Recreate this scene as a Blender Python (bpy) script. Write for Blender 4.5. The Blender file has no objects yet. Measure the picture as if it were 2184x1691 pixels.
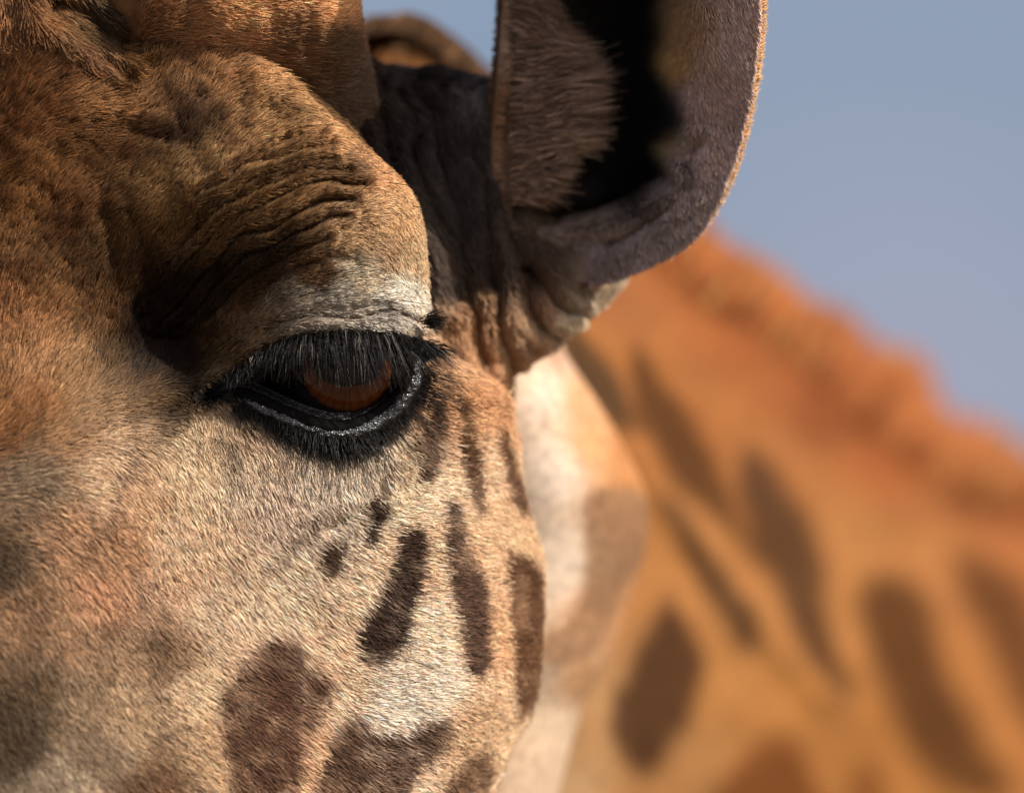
import bpy, math
import numpy as np
from mathutils import Matrix, Vector

rng = np.random.default_rng(7)
scene = bpy.context.scene
R = math.radians

# ------------------------------------------------------------------ camera
S = 0.30 / 2184.0            # metres per design unit at the plane of the eye
DIST = 21840.0               # camera to eye, design units (3 m)
CAM = Vector((0, 0, 3.1))
PITCH = R(9.0)
ROT = Matrix.Rotation(PITCH, 3, 'X')
cam_d = bpy.data.cameras.new('camera')
cam = bpy.data.objects.new('camera', cam_d)
scene.collection.objects.link(cam)
cam.location = CAM
cam.rotation_euler = (R(90) + PITCH, 0, 0)
cam_d.sensor_width = 36
cam_d.lens = 36 * 3.0 / 0.30
cam_d.clip_start = 0.1
cam_d.clip_end = 8000
cam_d.dof.use_dof = True
cam_d.dof.focus_distance = 3.0
cam_d.dof.aperture_fstop = 4.2
scene.camera = cam

# ------------------------------------------------------------------ light
SUN = Vector((0.66, -0.34, 0.67)).normalized()     # towards the sun, in the camera-aligned frame
SUNW = (ROT @ SUN).normalized()
sd = bpy.data.lights.new('sun', 'SUN')
sd.energy = 4.8
sd.angle = R(0.53)
sd.color = (1.0, 0.95, 0.88)
so = bpy.data.objects.new('sun', sd)
scene.collection.objects.link(so)
so.rotation_euler = (-SUNW).to_track_quat('-Z', 'Y').to_euler()
w = bpy.data.worlds.new('World'); scene.world = w; w.use_nodes = True
nt = w.node_tree
sky = nt.nodes.new('ShaderNodeTexSky'); sky.sky_type = 'NISHITA'; sky.sun_disc = False
sky.sun_elevation = math.asin(SUNW.z)
sky.sun_rotation = math.atan2(SUNW.x, SUNW.y)
sky.air_density = 1.0; sky.dust_density = 8.0; sky.ozone_density = 3.0
# thin high cloud: a faint pale veil over the whole sky
_tc = nt.nodes.new('ShaderNodeTexCoord'); _n = nt.nodes.new('ShaderNodeTexNoise'); _n.inputs['Scale'].default_value = 9.0; _n.inputs['Detail'].default_value = 2.0
_mp = nt.nodes.new('ShaderNodeMapping'); _mp.inputs['Location'].default_value = (0.35, 0.0, 0.2); _mp.inputs['Scale'].default_value = (1, 1, 1.6)
_mr = nt.nodes.new('ShaderNodeMapRange'); _mr.inputs['From Min'].default_value = .30; _mr.inputs['From Max'].default_value = .56; _mr.inputs['To Max'].default_value = .9
_mx = nt.nodes.new('ShaderNodeMix'); _mx.data_type = 'RGBA'; _mx.inputs[7].default_value = (2.05, 2.12, 2.75, 1)
nt.links.new(_tc.outputs['Generated'], _mp.inputs['Vector']); nt.links.new(_mp.outputs[0], _n.inputs['Vector']); nt.links.new(_n.outputs['Fac'], _mr.inputs['Value'])
nt.links.new(_mr.outputs[0], _mx.inputs[0]); nt.links.new(sky.outputs['Color'], _mx.inputs[6])
bg = nt.nodes['Background']; bg.inputs['Strength'].default_value = 0.145
nt.links.new(_mx.outputs[2], bg.inputs['Color'])
scene.view_settings.view_transform = 'Standard'
scene.view_settings.look = 'None'
scene.view_settings.exposure = 0.42
scene.view_settings.gamma = 1.0
scene.view_settings.use_curve_mapping = False
scene.render.engine = 'CYCLES'
scene.render.resolution_x = 1024; scene.render.resolution_y = 792
scene.cycles_curves.shape = 'RIBBONS'

# ------------------------------------------------------------------ maths helpers
def P(u, v, d):
    """design coordinates (u right, v down, d behind the eye plane) -> world metres"""
    u = np.asarray(u, float); v = np.asarray(v, float); d = np.asarray(d, float)
    k = 1.0 + d / DIST
    x = (u - 1092.0) * S * k
    z = (845.5 - v) * S * k
    y = (DIST + d) * S
    c, s = math.cos(PITCH), math.sin(PITCH)
    return np.stack([x + CAM.x, y * c - z * s + CAM.y, y * s + z * c + CAM.z], -1)

def world_dir(v3):
    c, s = math.cos(PITCH), math.sin(PITCH)
    x, y, z = v3[..., 0], v3[..., 1], v3[..., 2]
    return np.stack([x, y * c - z * s, y * s + z * c], -1)

LAT = [np.random.default_rng(100 + i).random((256, 256)) for i in range(6)]
def vnoise(x, y, k=0):
    xi = np.floor(x).astype(int); yi = np.floor(y).astype(int)
    fx = x - xi; fy = y - yi
    fx = fx * fx * (3 - 2 * fx); fy = fy * fy * (3 - 2 * fy)
    L = LAT[k]
    a = L[xi & 255, yi & 255]; b = L[(xi + 1) & 255, yi & 255]
    c = L[xi & 255, (yi + 1) & 255]; d = L[(xi + 1) & 255, (yi + 1) & 255]
    return (a * (1 - fx) + b * fx) * (1 - fy) + (c * (1 - fx) + d * fx) * fy
def fbm(x, y, k=0, o=4):
    r = 0; amp = 1; t = 0
    for i in range(o):
        r = r + amp * vnoise(x * 2 ** i + 17.3 * i, y * 2 ** i + 5.1 * i, (k + i) % 6); t += amp; amp *= .5
    return r / t
def sstep(a, b, x):
    t = np.clip((x - a) / (b - a), 0, 1); return t * t * (3 - 2 * t)
def spl(x, pts, j):
    """smooth (Catmull-Rom) interpolation of column j of pts over column 0"""
    pts = np.asarray(pts, float); xs = pts[:, 0]; ys = pts[:, j]
    m = np.gradient(ys, xs)
    x = np.clip(x, xs[0], xs[-1])
    i = np.clip(np.searchsorted(xs, x, 'right') - 1, 0, len(xs) - 2)
    h = xs[i + 1] - xs[i]; t = (x - xs[i]) / h
    return ((2*t**3-3*t**2+1)*ys[i] + (t**3-2*t**2+t)*h*m[i] + (-2*t**3+3*t**2)*ys[i+1] + (t**3-t**2)*h*m[i+1])
class TPS:
    def __init__(s, pts, lam=0.0):
        p = np.asarray(pts, float); s.c = p[:, :2] / 500; n = len(p)
        K = s.k(s.c, s.c) + lam * np.eye(n)
        Q = np.hstack([np.ones((n, 1)), s.c])
        A = np.block([[K, Q], [Q.T, np.zeros((3, 3))]])
        s.w = np.linalg.solve(A, np.concatenate([p[:, 2], np.zeros(3)]))
    def k(s, a, b):
        r2 = ((a[:, None] - b[None]) ** 2).sum(-1) + 1e-9
        return .5 * r2 * np.log(r2)
    def __call__(s, u, v):
        sh = np.shape(u); q = np.stack([np.ravel(u), np.ravel(v)], -1) / 500
        out = np.empty(len(q))
        for i in range(0, len(q), 60000):
            b = q[i:i+60000]
            out[i:i+60000] = s.k(b, s.c) @ s.w[:-3] + s.w[-3] + b @ s.w[-2:]
        return out.reshape(sh)
def segdist(u, v, pl, closed=False):
    pl = np.asarray(pl, float); n = len(pl)
    best = np.full(np.shape(u), 1e9)
    for i in range(n if closed else n - 1):
        a = pl[i]; b = pl[(i + 1) % n]; ab = b - a
        t = np.clip(((u - a[0]) * ab[0] + (v - a[1]) * ab[1]) / (ab @ ab), 0, 1)
        best = np.minimum(best, (u - a[0] - t * ab[0]) ** 2 + (v - a[1] - t * ab[1]) ** 2)
    return np.sqrt(best)
def sdpoly(u, v, pl):
    pl = np.asarray(pl, float); n = len(pl)
    ins = np.zeros(np.shape(u), bool)
    for i in range(n):
        a = pl[i]; b = pl[(i + 1) % n]
        if a[1] == b[1]: continue
        c = ((a[1] > v) != (b[1] > v)) & (u < (b[0] - a[0]) * (v - a[1]) / (b[1] - a[1]) + a[0])
        ins ^= c
    d = segdist(u, v, pl, True)
    return np.where(ins, -d, d)
def smooth_poly(pl, n=8, closed=True):
    pl = np.asarray(pl, float); m = len(pl); out = []
    rngm = range(m) if closed else range(m - 1)
    for i in rngm:
        p0 = pl[(i-1) % m] if closed or i > 0 else pl[i]
        p1 = pl[i]; p2 = pl[(i+1) % m]
        p3 = pl[(i+2) % m] if closed or i + 2 < m else pl[(i+1) % m]
        for t in np.arange(n) / n:
            out.append(.5*((2*p1)+(-p0+p2)*t+(2*p0-5*p1+4*p2-p3)*t*t+(-p0+3*p1-3*p2+p3)*t**3))
    if not closed: out.append(pl[-1])
    return np.array(out)
def lin(c):
    c = np.asarray(c, float) / 255
    return np.where(c <= .04045, c / 12.92, ((c + .055) / 1.055) ** 2.4)
def idw(u, v, pts, p=4.5):
    pts = np.asarray(pts, float); C = lin(pts[:, 2:5])
    sh = np.shape(u); q = np.stack([np.ravel(u), np.ravel(v)], -1)
    out = np.empty((len(q), 3))
    for i in range(0, len(q), 60000):
        b = q[i:i+60000]
        r2 = ((b[:, None] - pts[None, :, :2]) ** 2).sum(-1) + 900
        W = r2 ** (-p / 2); W /= W.sum(1, keepdims=True)
        out[i:i+60000] = W @ C
    return out.reshape(sh + (3,))

# ------------------------------------------------------------------ object helpers
root = bpy.data.objects.new('giraffe', None)
scene.collection.objects.link(root)
root.location = (0.35, 3.9, 0.0)
root['label'] = 'giraffe seen in close-up, brown eye with long lashes, one raised ear, patched neck behind'
root['category'] = 'giraffe'
bpy.context.view_layer.update()
ROOTINV = Matrix.Translation(root.location).inverted()
def parent(o, p=None):
    o.parent = p or root
    o.matrix_parent_inverse = Matrix.Identity(4) if p else ROOTINV
def make_mesh(name, verts, faces, mat, col=None, par=None, link=True):
    me = bpy.data.meshes.new(name)
    verts = np.asarray(verts, np.float32); faces = np.asarray(faces, np.int32)
    me.vertices.add(len(verts)); me.vertices.foreach_set('co', verts.ravel())
    k = faces.shape[1]
    me.loops.add(faces.size); me.loops.foreach_set('vertex_index', faces.ravel())
    me.polygons.add(len(faces))
    me.polygons.foreach_set('loop_start', np.arange(0, faces.size, k, dtype=np.int32))
    me.polygons.foreach_set('use_smooth', np.ones(len(faces), bool))
    me.update(calc_edges=True); me.validate()
    if col is not None:
        a = me.attributes.new('coat', 'FLOAT_COLOR', 'POINT')
        c4 = np.ones((len(verts), 4), np.float32); c4[:, :3] = col
        a.data.foreach_set('color', c4.ravel())
    me.materials.append(mat)
    o = bpy.data.objects.new(name, me); scene.collection.objects.link(o)
    if par is not False: parent(o, par)
    return o
def make_curves(name, pts, rad, col, mat, par=None):
    """pts (N,K,3) world, rad (N,K), col (N,3)"""
    N, K, _ = pts.shape
    hc = bpy.data.hair_curves.new(name)
    hc.add_curves([K] * N)
    hc.attributes['position'].data.foreach_set('vector', pts.astype(np.float32).ravel())
    ra = hc.attributes.get('radius') or hc.attributes.new('radius', 'FLOAT', 'POINT')
    ra.data.foreach_set('value', rad.astype(np.float32).ravel())
    a = hc.attributes.new('coat', 'FLOAT_COLOR', 'CURVE')
    c4 = np.ones((N, 4), np.float32); c4[:, :3] = col
    a.data.foreach_set('color', c4.ravel())
    hc.materials.append(mat)
    o = bpy.data.objects.new(name, hc); scene.collection.objects.link(o)
    parent(o, par); o['kind'] = 'stuff'
    return o
def coat_mat(name, rough=.8, spec=.2, noise=0, bump=0, sheen=0, coat=0, bscale=900):
    m = bpy.data.materials.new(name); m.use_nodes = True; n = m.node_tree; b = n.nodes['Principled BSDF']
    at = n.nodes.new('ShaderNodeAttribute'); at.attribute_name = 'coat'
    b.inputs['Roughness'].default_value = rough
    b.inputs['Specular IOR Level'].default_value = spec
    b.inputs['Coat Weight'].default_value = coat
    b.inputs['Coat Roughness'].default_value = .05
    if noise:
        t = n.nodes.new('ShaderNodeTexNoise'); t.inputs['Scale'].default_value = noise; t.inputs['Detail'].default_value = 5
        tc = n.nodes.new('ShaderNodeTexCoord'); n.links.new(tc.outputs['Object'], t.inputs['Vector'])
        mr = n.nodes.new('ShaderNodeMapRange'); mr.inputs['From Min'].default_value = .3; mr.inputs['From Max'].default_value = .7
        mr.inputs['To Min'].default_value = .72; mr.inputs['To Max'].default_value = 1.2
        n.links.new(t.outputs['Fac'], mr.inputs['Value'])
        vm = n.nodes.new('ShaderNodeVectorMath'); vm.operation = 'SCALE'
        n.links.new(at.outputs['Color'], vm.inputs[0]); n.links.new(mr.outputs[0], vm.inputs['Scale'])
        n.links.new(vm.outputs[0], b.inputs['Base Color'])
    else:
        n.links.new(at.outputs['Color'], b.inputs['Base Color'])
    if bump:
        t2 = n.nodes.new('ShaderNodeTexNoise'); t2.inputs['Scale'].default_value = bscale; t2.inputs['Detail'].default_value = 4
        tc2 = n.nodes.new('ShaderNodeTexCoord'); n.links.new(tc2.outputs['Object'], t2.inputs['Vector'])
        bp = n.nodes.new('ShaderNodeBump'); bp.inputs['Strength'].default_value = bump; bp.inputs['Distance'].default_value = .0006
        n.links.new(t2.outputs['Fac'], bp.inputs['Height']); n.links.new(bp.outputs[0], b.inputs['Normal'])
    return m
MAT_SKIN = coat_mat('short_haired_hide', .85, .1, noise=350, bump=.5)
def hair_mat(name, rough, spec, root_dark):
    m = coat_mat(name, rough, spec); n = m.node_tree; b = n.nodes['Principled BSDF']
    at = [x for x in n.nodes if x.type == 'ATTRIBUTE'][0]
    hi = n.nodes.new('ShaderNodeHairInfo')
    mr = n.nodes.new('ShaderNodeMapRange'); mr.inputs['From Max'].default_value = .75
    mr.inputs['To Min'].default_value = root_dark; mr.inputs['To Max'].default_value = 1.0
    n.links.new(hi.outputs['Intercept'], mr.inputs['Value'])
    vm = n.nodes.new('ShaderNodeVectorMath'); vm.operation = 'SCALE'
    n.links.new(at.outputs['Color'], vm.inputs[0]); n.links.new(mr.outputs[0], vm.inputs['Scale'])
    n.links.new(vm.outputs[0], b.inputs['Base Color'])
    return m
MAT_FUR = hair_mat('fur_strands', .6, .18, .6)
MAT_LASH = hair_mat('lash_strands', .45, .15, .8)

def grid_faces(nr, nc, wrap=False):
    i = np.arange(nr - 1)[:, None]; j = np.arange(nc if wrap else nc - 1)[None]
    j2 = (j + 1) % nc
    a = i * nc + j; b = i * nc + j2; c = (i + 1) * nc + j2; d = (i + 1) * nc + j
    return np.stack([a, d, c, b], -1).reshape(-1, 4)

# ------------------------------------------------------------------ the ground (never in frame, but it bounces light)
def ground():
    n = 60
    xs = np.linspace(-1, 1, n); xs = np.sign(xs) * np.abs(xs) ** 3 * 4000
    X, Y = np.meshgrid(xs, xs)
    Z = (fbm(X * .05 + 9, Y * .05 + 3) - .5) * .5 * (np.hypot(X, Y) > 6)
    m = bpy.data.materials.new('dry_grass_earth'); m.use_nodes = True; t = m.node_tree; b = t.nodes['Principled BSDF']
    b.inputs['Roughness'].default_value = .95
    tc = t.nodes.new('ShaderNodeTexCoord'); no = t.nodes.new('ShaderNodeTexNoise'); no.inputs['Scale'].default_value = 1.7; no.inputs['Detail'].default_value = 8
    cr = t.nodes.new('ShaderNodeValToRGB')
    cr.color_ramp.elements[0].position = .35; cr.color_ramp.elements[0].color = (.05, .036, .022, 1)
    cr.color_ramp.elements[1].position = .65; cr.color_ramp.elements[1].color = (.12, .095, .06, 1)
    t.links.new(tc.outputs['Object'], no.inputs['Vector']); t.links.new(no.outputs['Fac'], cr.inputs[0]); t.links.new(cr.outputs[0], b.inputs['Base Color'])
    o = make_mesh('ground', np.stack([X, Y, Z], -1).reshape(-1, 3), grid_faces(n, n)[:, ::-1], m, par=False)
    o['kind'] = 'structure'
ground()

# ------------------------------------------------------------------ face shape
EYE_UP = [(432,842),(480,806),(526,774),(570,744),(620,724),(700,714),(790,714),(860,722),(905,738),(930,752)]
EYE_LO = [(905,766),(872,780),(852,818),(828,850),(790,878),(745,896),(700,896),(655,884),(605,864),(558,842),(520,828),(480,832)]
EYE = smooth_poly(EYE_UP + EYE_LO, 4)
def e_dist(u, v):
    out = np.full(np.shape(u), 200.0)
    m = (u > 250) & (u < 1120) & (v > 550) & (v < 1080)
    if np.any(m): out[m] = sdpoly(u[m], v[m], EYE)
    return np.minimum(out, 200)

FACE_D = TPS([
 (-700,-300,420),(-700,800,330),(-700,2100,60),(-400,0,110),(-400,800,0),(-400,1700,-330),
 (-100,-200,40),(-100,100,-10),(-100,400,-50),(-100,800,-110),(-100,1200,-210),(-100,1700,-330),(-100,2100,-420),
 (100,80,-40),(190,30,10),(250,110,15),(300,0,60),(400,60,30),(150,250,-40),(300,300,-35),(300,480,-30),
 (480,330,-55),(520,180,-20),(600,270,-35),(640,420,-70),(750,400,-40),(800,500,-45),(880,570,0),(500,520,-50),(580,560,-50),
 (250,650,10),(345,715,62),(420,755,50),(480,640,0),(580,640,-30),(300,790,20),(480,690,-10),
 (600,650,-40),(740,620,-55),(850,650,-10),(740,695,-30),(560,730,0),(460,800,20),(900,720,30),
 (100,620,-65),(100,900,-130),(220,860,-80),(380,880,-10),
 (700,940,-5),(560,920,0),(860,900,55),(700,1050,10),(500,1080,-40),(900,1000,80),
 (300,1200,-120),(600,1300,-10),(800,1300,40),(950,1200,100),(800,1650,30),(500,1600,-90),(100,1600,-280),
 (1000,1000,130),(1000,1500,110),(900,2100,60),(400,2100,-220)], lam=.002)
R1P = [(-400,250,60),(-150,400,70),(0,480,80),(60,520,80),(110,560,85),(200,655,95),(257,716,100),(340,802,110),(414,872,120),(480,896,120),(567,905,120),
       (654,911,110),(720,930,110),(780,985,120),(830,1060,150),(900,1085,190),(1082,1121,220),(1192,1152,230),(1343,1150,230),(1489,1136,230),(1534,1121,230),
       (1595,1085,220),(1691,1045,210),(1850,990,200),(2150,930,200)]
# wrinkle lines: points, groove depth, half width
WR = [  # fine creases of the brow and folds
 ([(330,700),(390,640),(470,560),(540,505),(620,460),(700,432),(745,425)], 17, 9),
 ([(318,650),(385,570),(460,500),(545,440),(630,402),(700,387),(770,392)], 15, 8),
 ([(350,560),(420,485),(500,430),(580,388),(660,365),(740,358)], 12, 7),
 ([(370,520),(430,455),(500,405),(580,365),(640,345),(700,335)], 9, 7),
 ([(420,430),(500,372),(570,335),(640,315),(690,308)], 7, 7),
 ([(480,380),(540,335),(600,300),(660,290)], 5, 7),
 ([(380,700),(450,620),(530,550),(610,500),(690,468),(740,462)], 14, 9),
 ([(430,690),(500,620),(570,565),(640,525),(700,505)], 9, 9),
 ([(520,660),(580,600),(640,560),(700,545),(760,560)], 5, 12),
 ([(560,705),(640,676),(740,664),(830,666),(890,692)], 8, 7),
 ([(590,690),(660,655),(740,645),(820,650)], 4, 7),
 ([(260,470),(300,540),(300,620),(290,680)], 2.5, 16),
 ([(200,440),(215,520),(235,600),(230,690)], 2, 16),
 ([(180,260),(260,275),(330,300)], 4, 14),
 ([(600,170),(580,215),(600,240)], 4, 8),
 ([(100,20),(150,60),(215,110),(265,150)], 14, 12),
 ([(120,0),(190,40),(260,75),(330,60)], 26, 26),
 ([(390,868),(350,882),(300,878)], 6, 14),
 ([(390,868),(430,842),(480,812)], 8, 10),
 ([(700,1130),(770,1070),(830,1010),(870,950)], 5, 12),
 ([(640,270),(600,300),(560,330)], 3, 16),
]
def wrinkle(u, v, lst):
    r = np.zeros(np.shape(u))
    wu = (vnoise(u * .012, v * .012, 2) - .5) * 30; wv = (vnoise(u * .012 + 50, v * .012, 3) - .5) * 30
    for pl, A, wd in lst:
        q = np.asarray(pl); m = (u > q[:, 0].min() - 90) & (u < q[:, 0].max() + 90) & (v > q[:, 1].min() - 90) & (v < q[:, 1].max() + 90)
        if not np.any(m): continue
        d = segdist(u[m] + wu[m], v[m] + wv[m], pl)
        r[m] += 1.75 * A * (np.exp(-(d / wd) ** 2) - .35 * np.exp(-((d - wd * 2.1) / wd) ** 2))
    return r
def face_depth(u, v, eye=True):
    d = FACE_D(u, v) + wrinkle(u, v, WR)
    fh = sstep(900, 500, v)
    d = d + (fbm(u * .03, v * .03, 1, 3) - .5) * (4 + 5 * fh)
    d = d + (fbm(u * .007 + 3, v * .007, 4, 2) - .5) * 14
    if eye:
        e = e_dist(u, v)
        d = d - 10 * np.exp(-((e - 16) / 16) ** 2) + 150 * sstep(2, -20, e)
    return d
NV0 = np.concatenate([np.arange(-400, -40, 12), np.arange(-40, 680, 3.6), np.arange(680, 940, 2.0), np.arange(940, 1760, 3.6), np.arange(1760, 2150, 14)])
def build_face():
    tcol = np.linspace(0, 1, 350); uc = np.linspace(-700, -40, 24)[:-1]
    ph = np.concatenate([np.linspace(0, np.pi / 2, 60)[1:], np.linspace(np.pi / 2, np.pi, 16)[1:]])
    V = NV0[:, None]; R1 = spl(NV0, R1P, 1)[:, None]; W = spl(NV0, R1P, 2)[:, None]
    U = np.concatenate([np.broadcast_to(uc, (len(NV0), len(uc))), -40 + tcol * (R1 - W + 40), R1 - W + W * np.sin(ph)], 1)
    Vg = np.broadcast_to(V, U.shape).copy()
    extra = np.concatenate([np.zeros((len(NV0), len(uc) + len(tcol))), W * (1 - np.cos(ph)) * np.ones_like(V)], 1)
    D = face_depth(U, Vg) + extra
    # closing columns behind
    bu = np.concatenate([np.linspace(.75, -.75, 8) * 700 + 0], 0)
    BU = np.broadcast_to(bu, (len(NV0), 8)); BV = np.broadcast_to(V, BU.shape); BD = np.full(BU.shape, 900.0)
    U = np.concatenate([U, BU], 1); Vg = np.concatenate([Vg, BV], 1); D = np.concatenate([D, BD], 1)
    return U, Vg, D
FU, FV, FD = build_face()

# generic lofts -------------------------------------------------------------
def row_loft(rows, nv, nc, ex=.85, disp=None):
    """rows: (v, uL, uR, front depth, thickness) -> U,V,D grids, closed round"""
    vs = np.linspace(rows[0][0], rows[-1][0], nv)
    L = spl(vs, rows, 1)[:, None]; Rr = spl(vs, rows, 2)[:, None]; F = spl(vs, rows, 3)[:, None]; T = spl(vs, rows, 4)[:, None]
    a = np.linspace(0, 2 * np.pi, nc, endpoint=False)
    # more columns on the front
    a = a - .35 * np.sin(2 * a) * 0
    c, s = np.cos(a), np.sin(a)
    U = (L + Rr) / 2 + (Rr - L) / 2 * np.sign(c) * np.abs(c) ** ex
    D = F + T / 2 * (1 - np.sign(s) * np.abs(s) ** ex)
    V = np.broadcast_to(vs[:, None], U.shape).copy()
    if disp is not None: D = D + disp(U, V) * (s > 0)
    return U, V, D
def col_loft(cols, nu, nc, ex=.9, disp=None):
    us = np.linspace(cols[0][0], cols[-1][0], nu)
    T = spl(us, cols, 1)[:, None]; B = spl(us, cols, 2)[:, None]; F = spl(us, cols, 3)[:, None]; H = spl(us, cols, 4)[:, None]
    a = np.linspace(0, 2 * np.pi, nc, endpoint=False); c, s = np.cos(a), np.sin(a)
    V = (T + B) / 2 - (B - T) / 2 * np.sign(c) * np.abs(c) ** ex
    D = F + H / 2 * (1 - np.sign(s) * np.abs(s) ** ex)
    U = np.broadcast_to(us[:, None], V.shape).copy()
    if disp is not None: D = D + disp(U, V) * (s > 0)
    return U, V, D

TW = [  # folds of the temple and the ear stem
 ([(800,160),(850,260),(900,380),(950,520),(962,640)], 15, 18),
 ([(870,180),(925,300),(965,430),(990,560),(1000,660),(1035,760)], 17, 17),
 ([(930,190),(985,330),(1010,470),(1030,600)], 14, 18),
 ([(985,200),(1030,360),(1050,520),(1066,640),(1072,720),(1092,785)], 20, 15),
 ([(1040,220),(1062,330),(1090,480),(1120,600),(1150,680),(1175,705)], 20, 15),
 ([(1120,560),(1165,620),(1200,655),(1250,670)], 18, 12),
 ([(760,120),(790,240),(830,330)], 16, 14),
 ([(840,150),(845,210),(880,290)], 18, 9),
]
temple_disp = lambda u, v: wrinkle(u, v, TW) + (fbm(u * .012, v * .006, 3, 2) - .5) * 16
TEMPLE = row_loft([(-60,420,700,260,500),(60,420,752,250,560),(110,430,770,240,600),(180,440,870,240,640),(250,450,935,240,640),(400,460,1010,250,640),(560,470,1060,265,640),
                   (680,480,1085,275,640),(780,480,1088,290,640),(900,480,1075,320,600),(1050,480,1000,420,500)], 260, 420, .8, temple_disp)
STEM = row_loft([(135,790,840,520,100),(150,745,930,470,160),(168,720,1010,430,200),(188,705,1080,400,240),(220,700,1120,370,300),(350,700,1160,340,400),(500,720,1220,330,420),(570,760,1320,330,420),(620,800,1305,340,400),(665,820,1262,350,380),
                 (705,840,1215,360,340),(745,860,1165,375,300),(785,880,1105,395,240),(830,900,1060,430,160)], 220, 420, .8, temple_disp)
JAW = row_loft([(560,900,1120,900,500),(640,900,1165,840,600),(735,900,1195,800,700),(850,880,1270,760,760),(950,860,1330,760,900),(1046,850,1375,770,1000),(1150,850,1380,790,1000),(1300,850,1335,790,900),
                (1400,850,1300,770,760),(1520,850,1240,780,740),(1640,850,1205,790,700),(1800,850,1170,800,700),(2100,850,1120,820,600)], 160, 200, .9)
def neck_disp(u, v):
    m = wrinkle(u, v, [([(1180,720),(1400,1040),(1560,1260),(1790,1500)], -22, 26), ([(1330,760),(1500,1010),(1650,1230),(1800,1480)], 12, 36)])
    return m + (fbm(u * .006, v * .006, 2, 3) - .5) * 120
NECKC = [(640,160,2100,980,500),(720,95,2150,900,520),(800,62,2200,880,560),(870,66,2250,900,640),(940,110,2300,980,800),(1020,182,2350,1120,1000),(1200,318,2400,1500,1300),(1450,540,2500,2100,1500),
         (1560,605,2550,2350,1600),(1700,715,2600,2700,1650),(1850,845,2650,3050,1700),(1950,930,2700,3300,1700),(2050,1000,2750,3550,1700),(2184,1050,2800,3900,1700),(2500,1180,3100,4600,1800),(3200,1500,3900,5600,2000),(4200,2300,5200,6600,2300)]
NECK = col_loft(NECKC, 340, 260, .9, neck_disp)
HORN_ROWS = [(-1500,470,690,60,200),(-1380,400,745,0,330),(-1150,390,750,0,360),(-700,380,735,10,360),(-300,300,742,0,400),(-60,190,750,-50,430),(30,190,756,-35,450),(90,205,765,10,470),(150,250,780,70,480),(280,380,830,210,460),(420,400,830,330,300)]
HORN = row_loft(HORN_ROWS, 420, 420, .8, lambda u, v: (fbm(u * .01, v * .01, 5, 3) - .5) * 30)

# ------------------------------------------------------------------ coat colours
FACE_C = [(50,50,150,95,55),(150,150,165,105,65),(50,250,140,85,45),(200,230,165,110,65),(200,300,120,75,40),(60,400,150,95,50),(150,450,130,80,45),(230,480,108,72,40),(330,400,178,128,80),
 (420,330,190,140,92),(500,300,185,130,85),(450,180,185,125,80),(550,150,200,140,90),(600,230,195,140,90),(400,240,110,75,50),(380,275,95,62,42),(340,200,150,100,62),(700,300,205,145,95),(800,380,215,150,100),
 (740,375,140,95,60),(650,400,160,112,70),(560,420,155,108,65),(500,470,138,95,58),(400,520,130,90,52),(600,500,128,86,50),(660,560,125,84,50),(720,500,190,142,100),(850,450,215,160,112),(900,560,212,166,125),
 (820,540,178,132,95),(750,600,215,185,155),(850,620,236,216,196),(700,640,204,188,172),(800,680,200,187,174),(620,680,182,163,144),(550,720,150,122,92),(500,640,98,66,38),(560,600,100,66,38),(430,620,75,50,28),
 (350,650,50,33,19),(320,740,38,26,16),(380,780,42,30,18),(420,720,85,62,38),(470,740,115,88,60),(250,600,88,58,32),(200,680,112,76,45),(240,780,92,64,38),(100,620,142,96,56),(30,700,180,126,82),(30,620,160,106,65),  # darkest entries: brow hollow, brown coat with some shade in the colour
 (60,800,190,136,92),(150,800,152,110,72),(200,870,160,120,85),(300,850,105,75,48),(350,880,75,56,38),(60,880,165,110,65),(30,930,155,100,55),(100,960,170,125,85),(250,930,195,155,120),(400,930,200,165,130),
 (60,1010,150,120,90),(200,1020,205,160,120),(300,1050,200,150,105),(400,1000,210,170,130),(500,1000,190,160,130),(600,1080,195,165,140),(700,1050,200,175,150),(150,1150,182,130,85),(250,1150,182,128,82),(400,1150,215,170,130),
 (20,1200,125,92,62),(100,1250,175,125,80),(200,1250,190,130,85),(350,1250,205,155,115),(450,1300,215,175,140),(30,1300,165,118,76),(150,1350,160,115,75),(300,1360,160,118,80),(350,1400,155,114,76),(50,1450,110,80,50),
 (20,1550,85,62,36),(150,1500,150,115,80),(250,1500,175,135,95),(400,1450,205,165,125),(120,1650,168,138,108),(200,1600,165,130,95),(320,1660,140,100,60),(430,1600,200,155,110),(600,1250,220,185,150),(750,1000,215,190,165),
 (850,1050,225,190,155),(900,1450,240,205,175),(850,1480,240,210,185),(720,1400,222,180,142),(1000,1200,215,165,120),(1040,1350,210,155,105),(1050,1000,215,170,130),(1020,850,205,150,105),(950,770,195,150,110),
 (1000,1560,200,155,110),(640,1640,215,165,120),(910,1180,225,180,140),(1100,1100,205,160,115),(900,1350,238,200,165),(470,60,165,105,60),(300,50,120,85,60),(200,30,105,78,55),(600,30,175,112,62),(700,20,170,108,60),
 (150,60,150,105,65),(290,130,140,92,50)]
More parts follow.
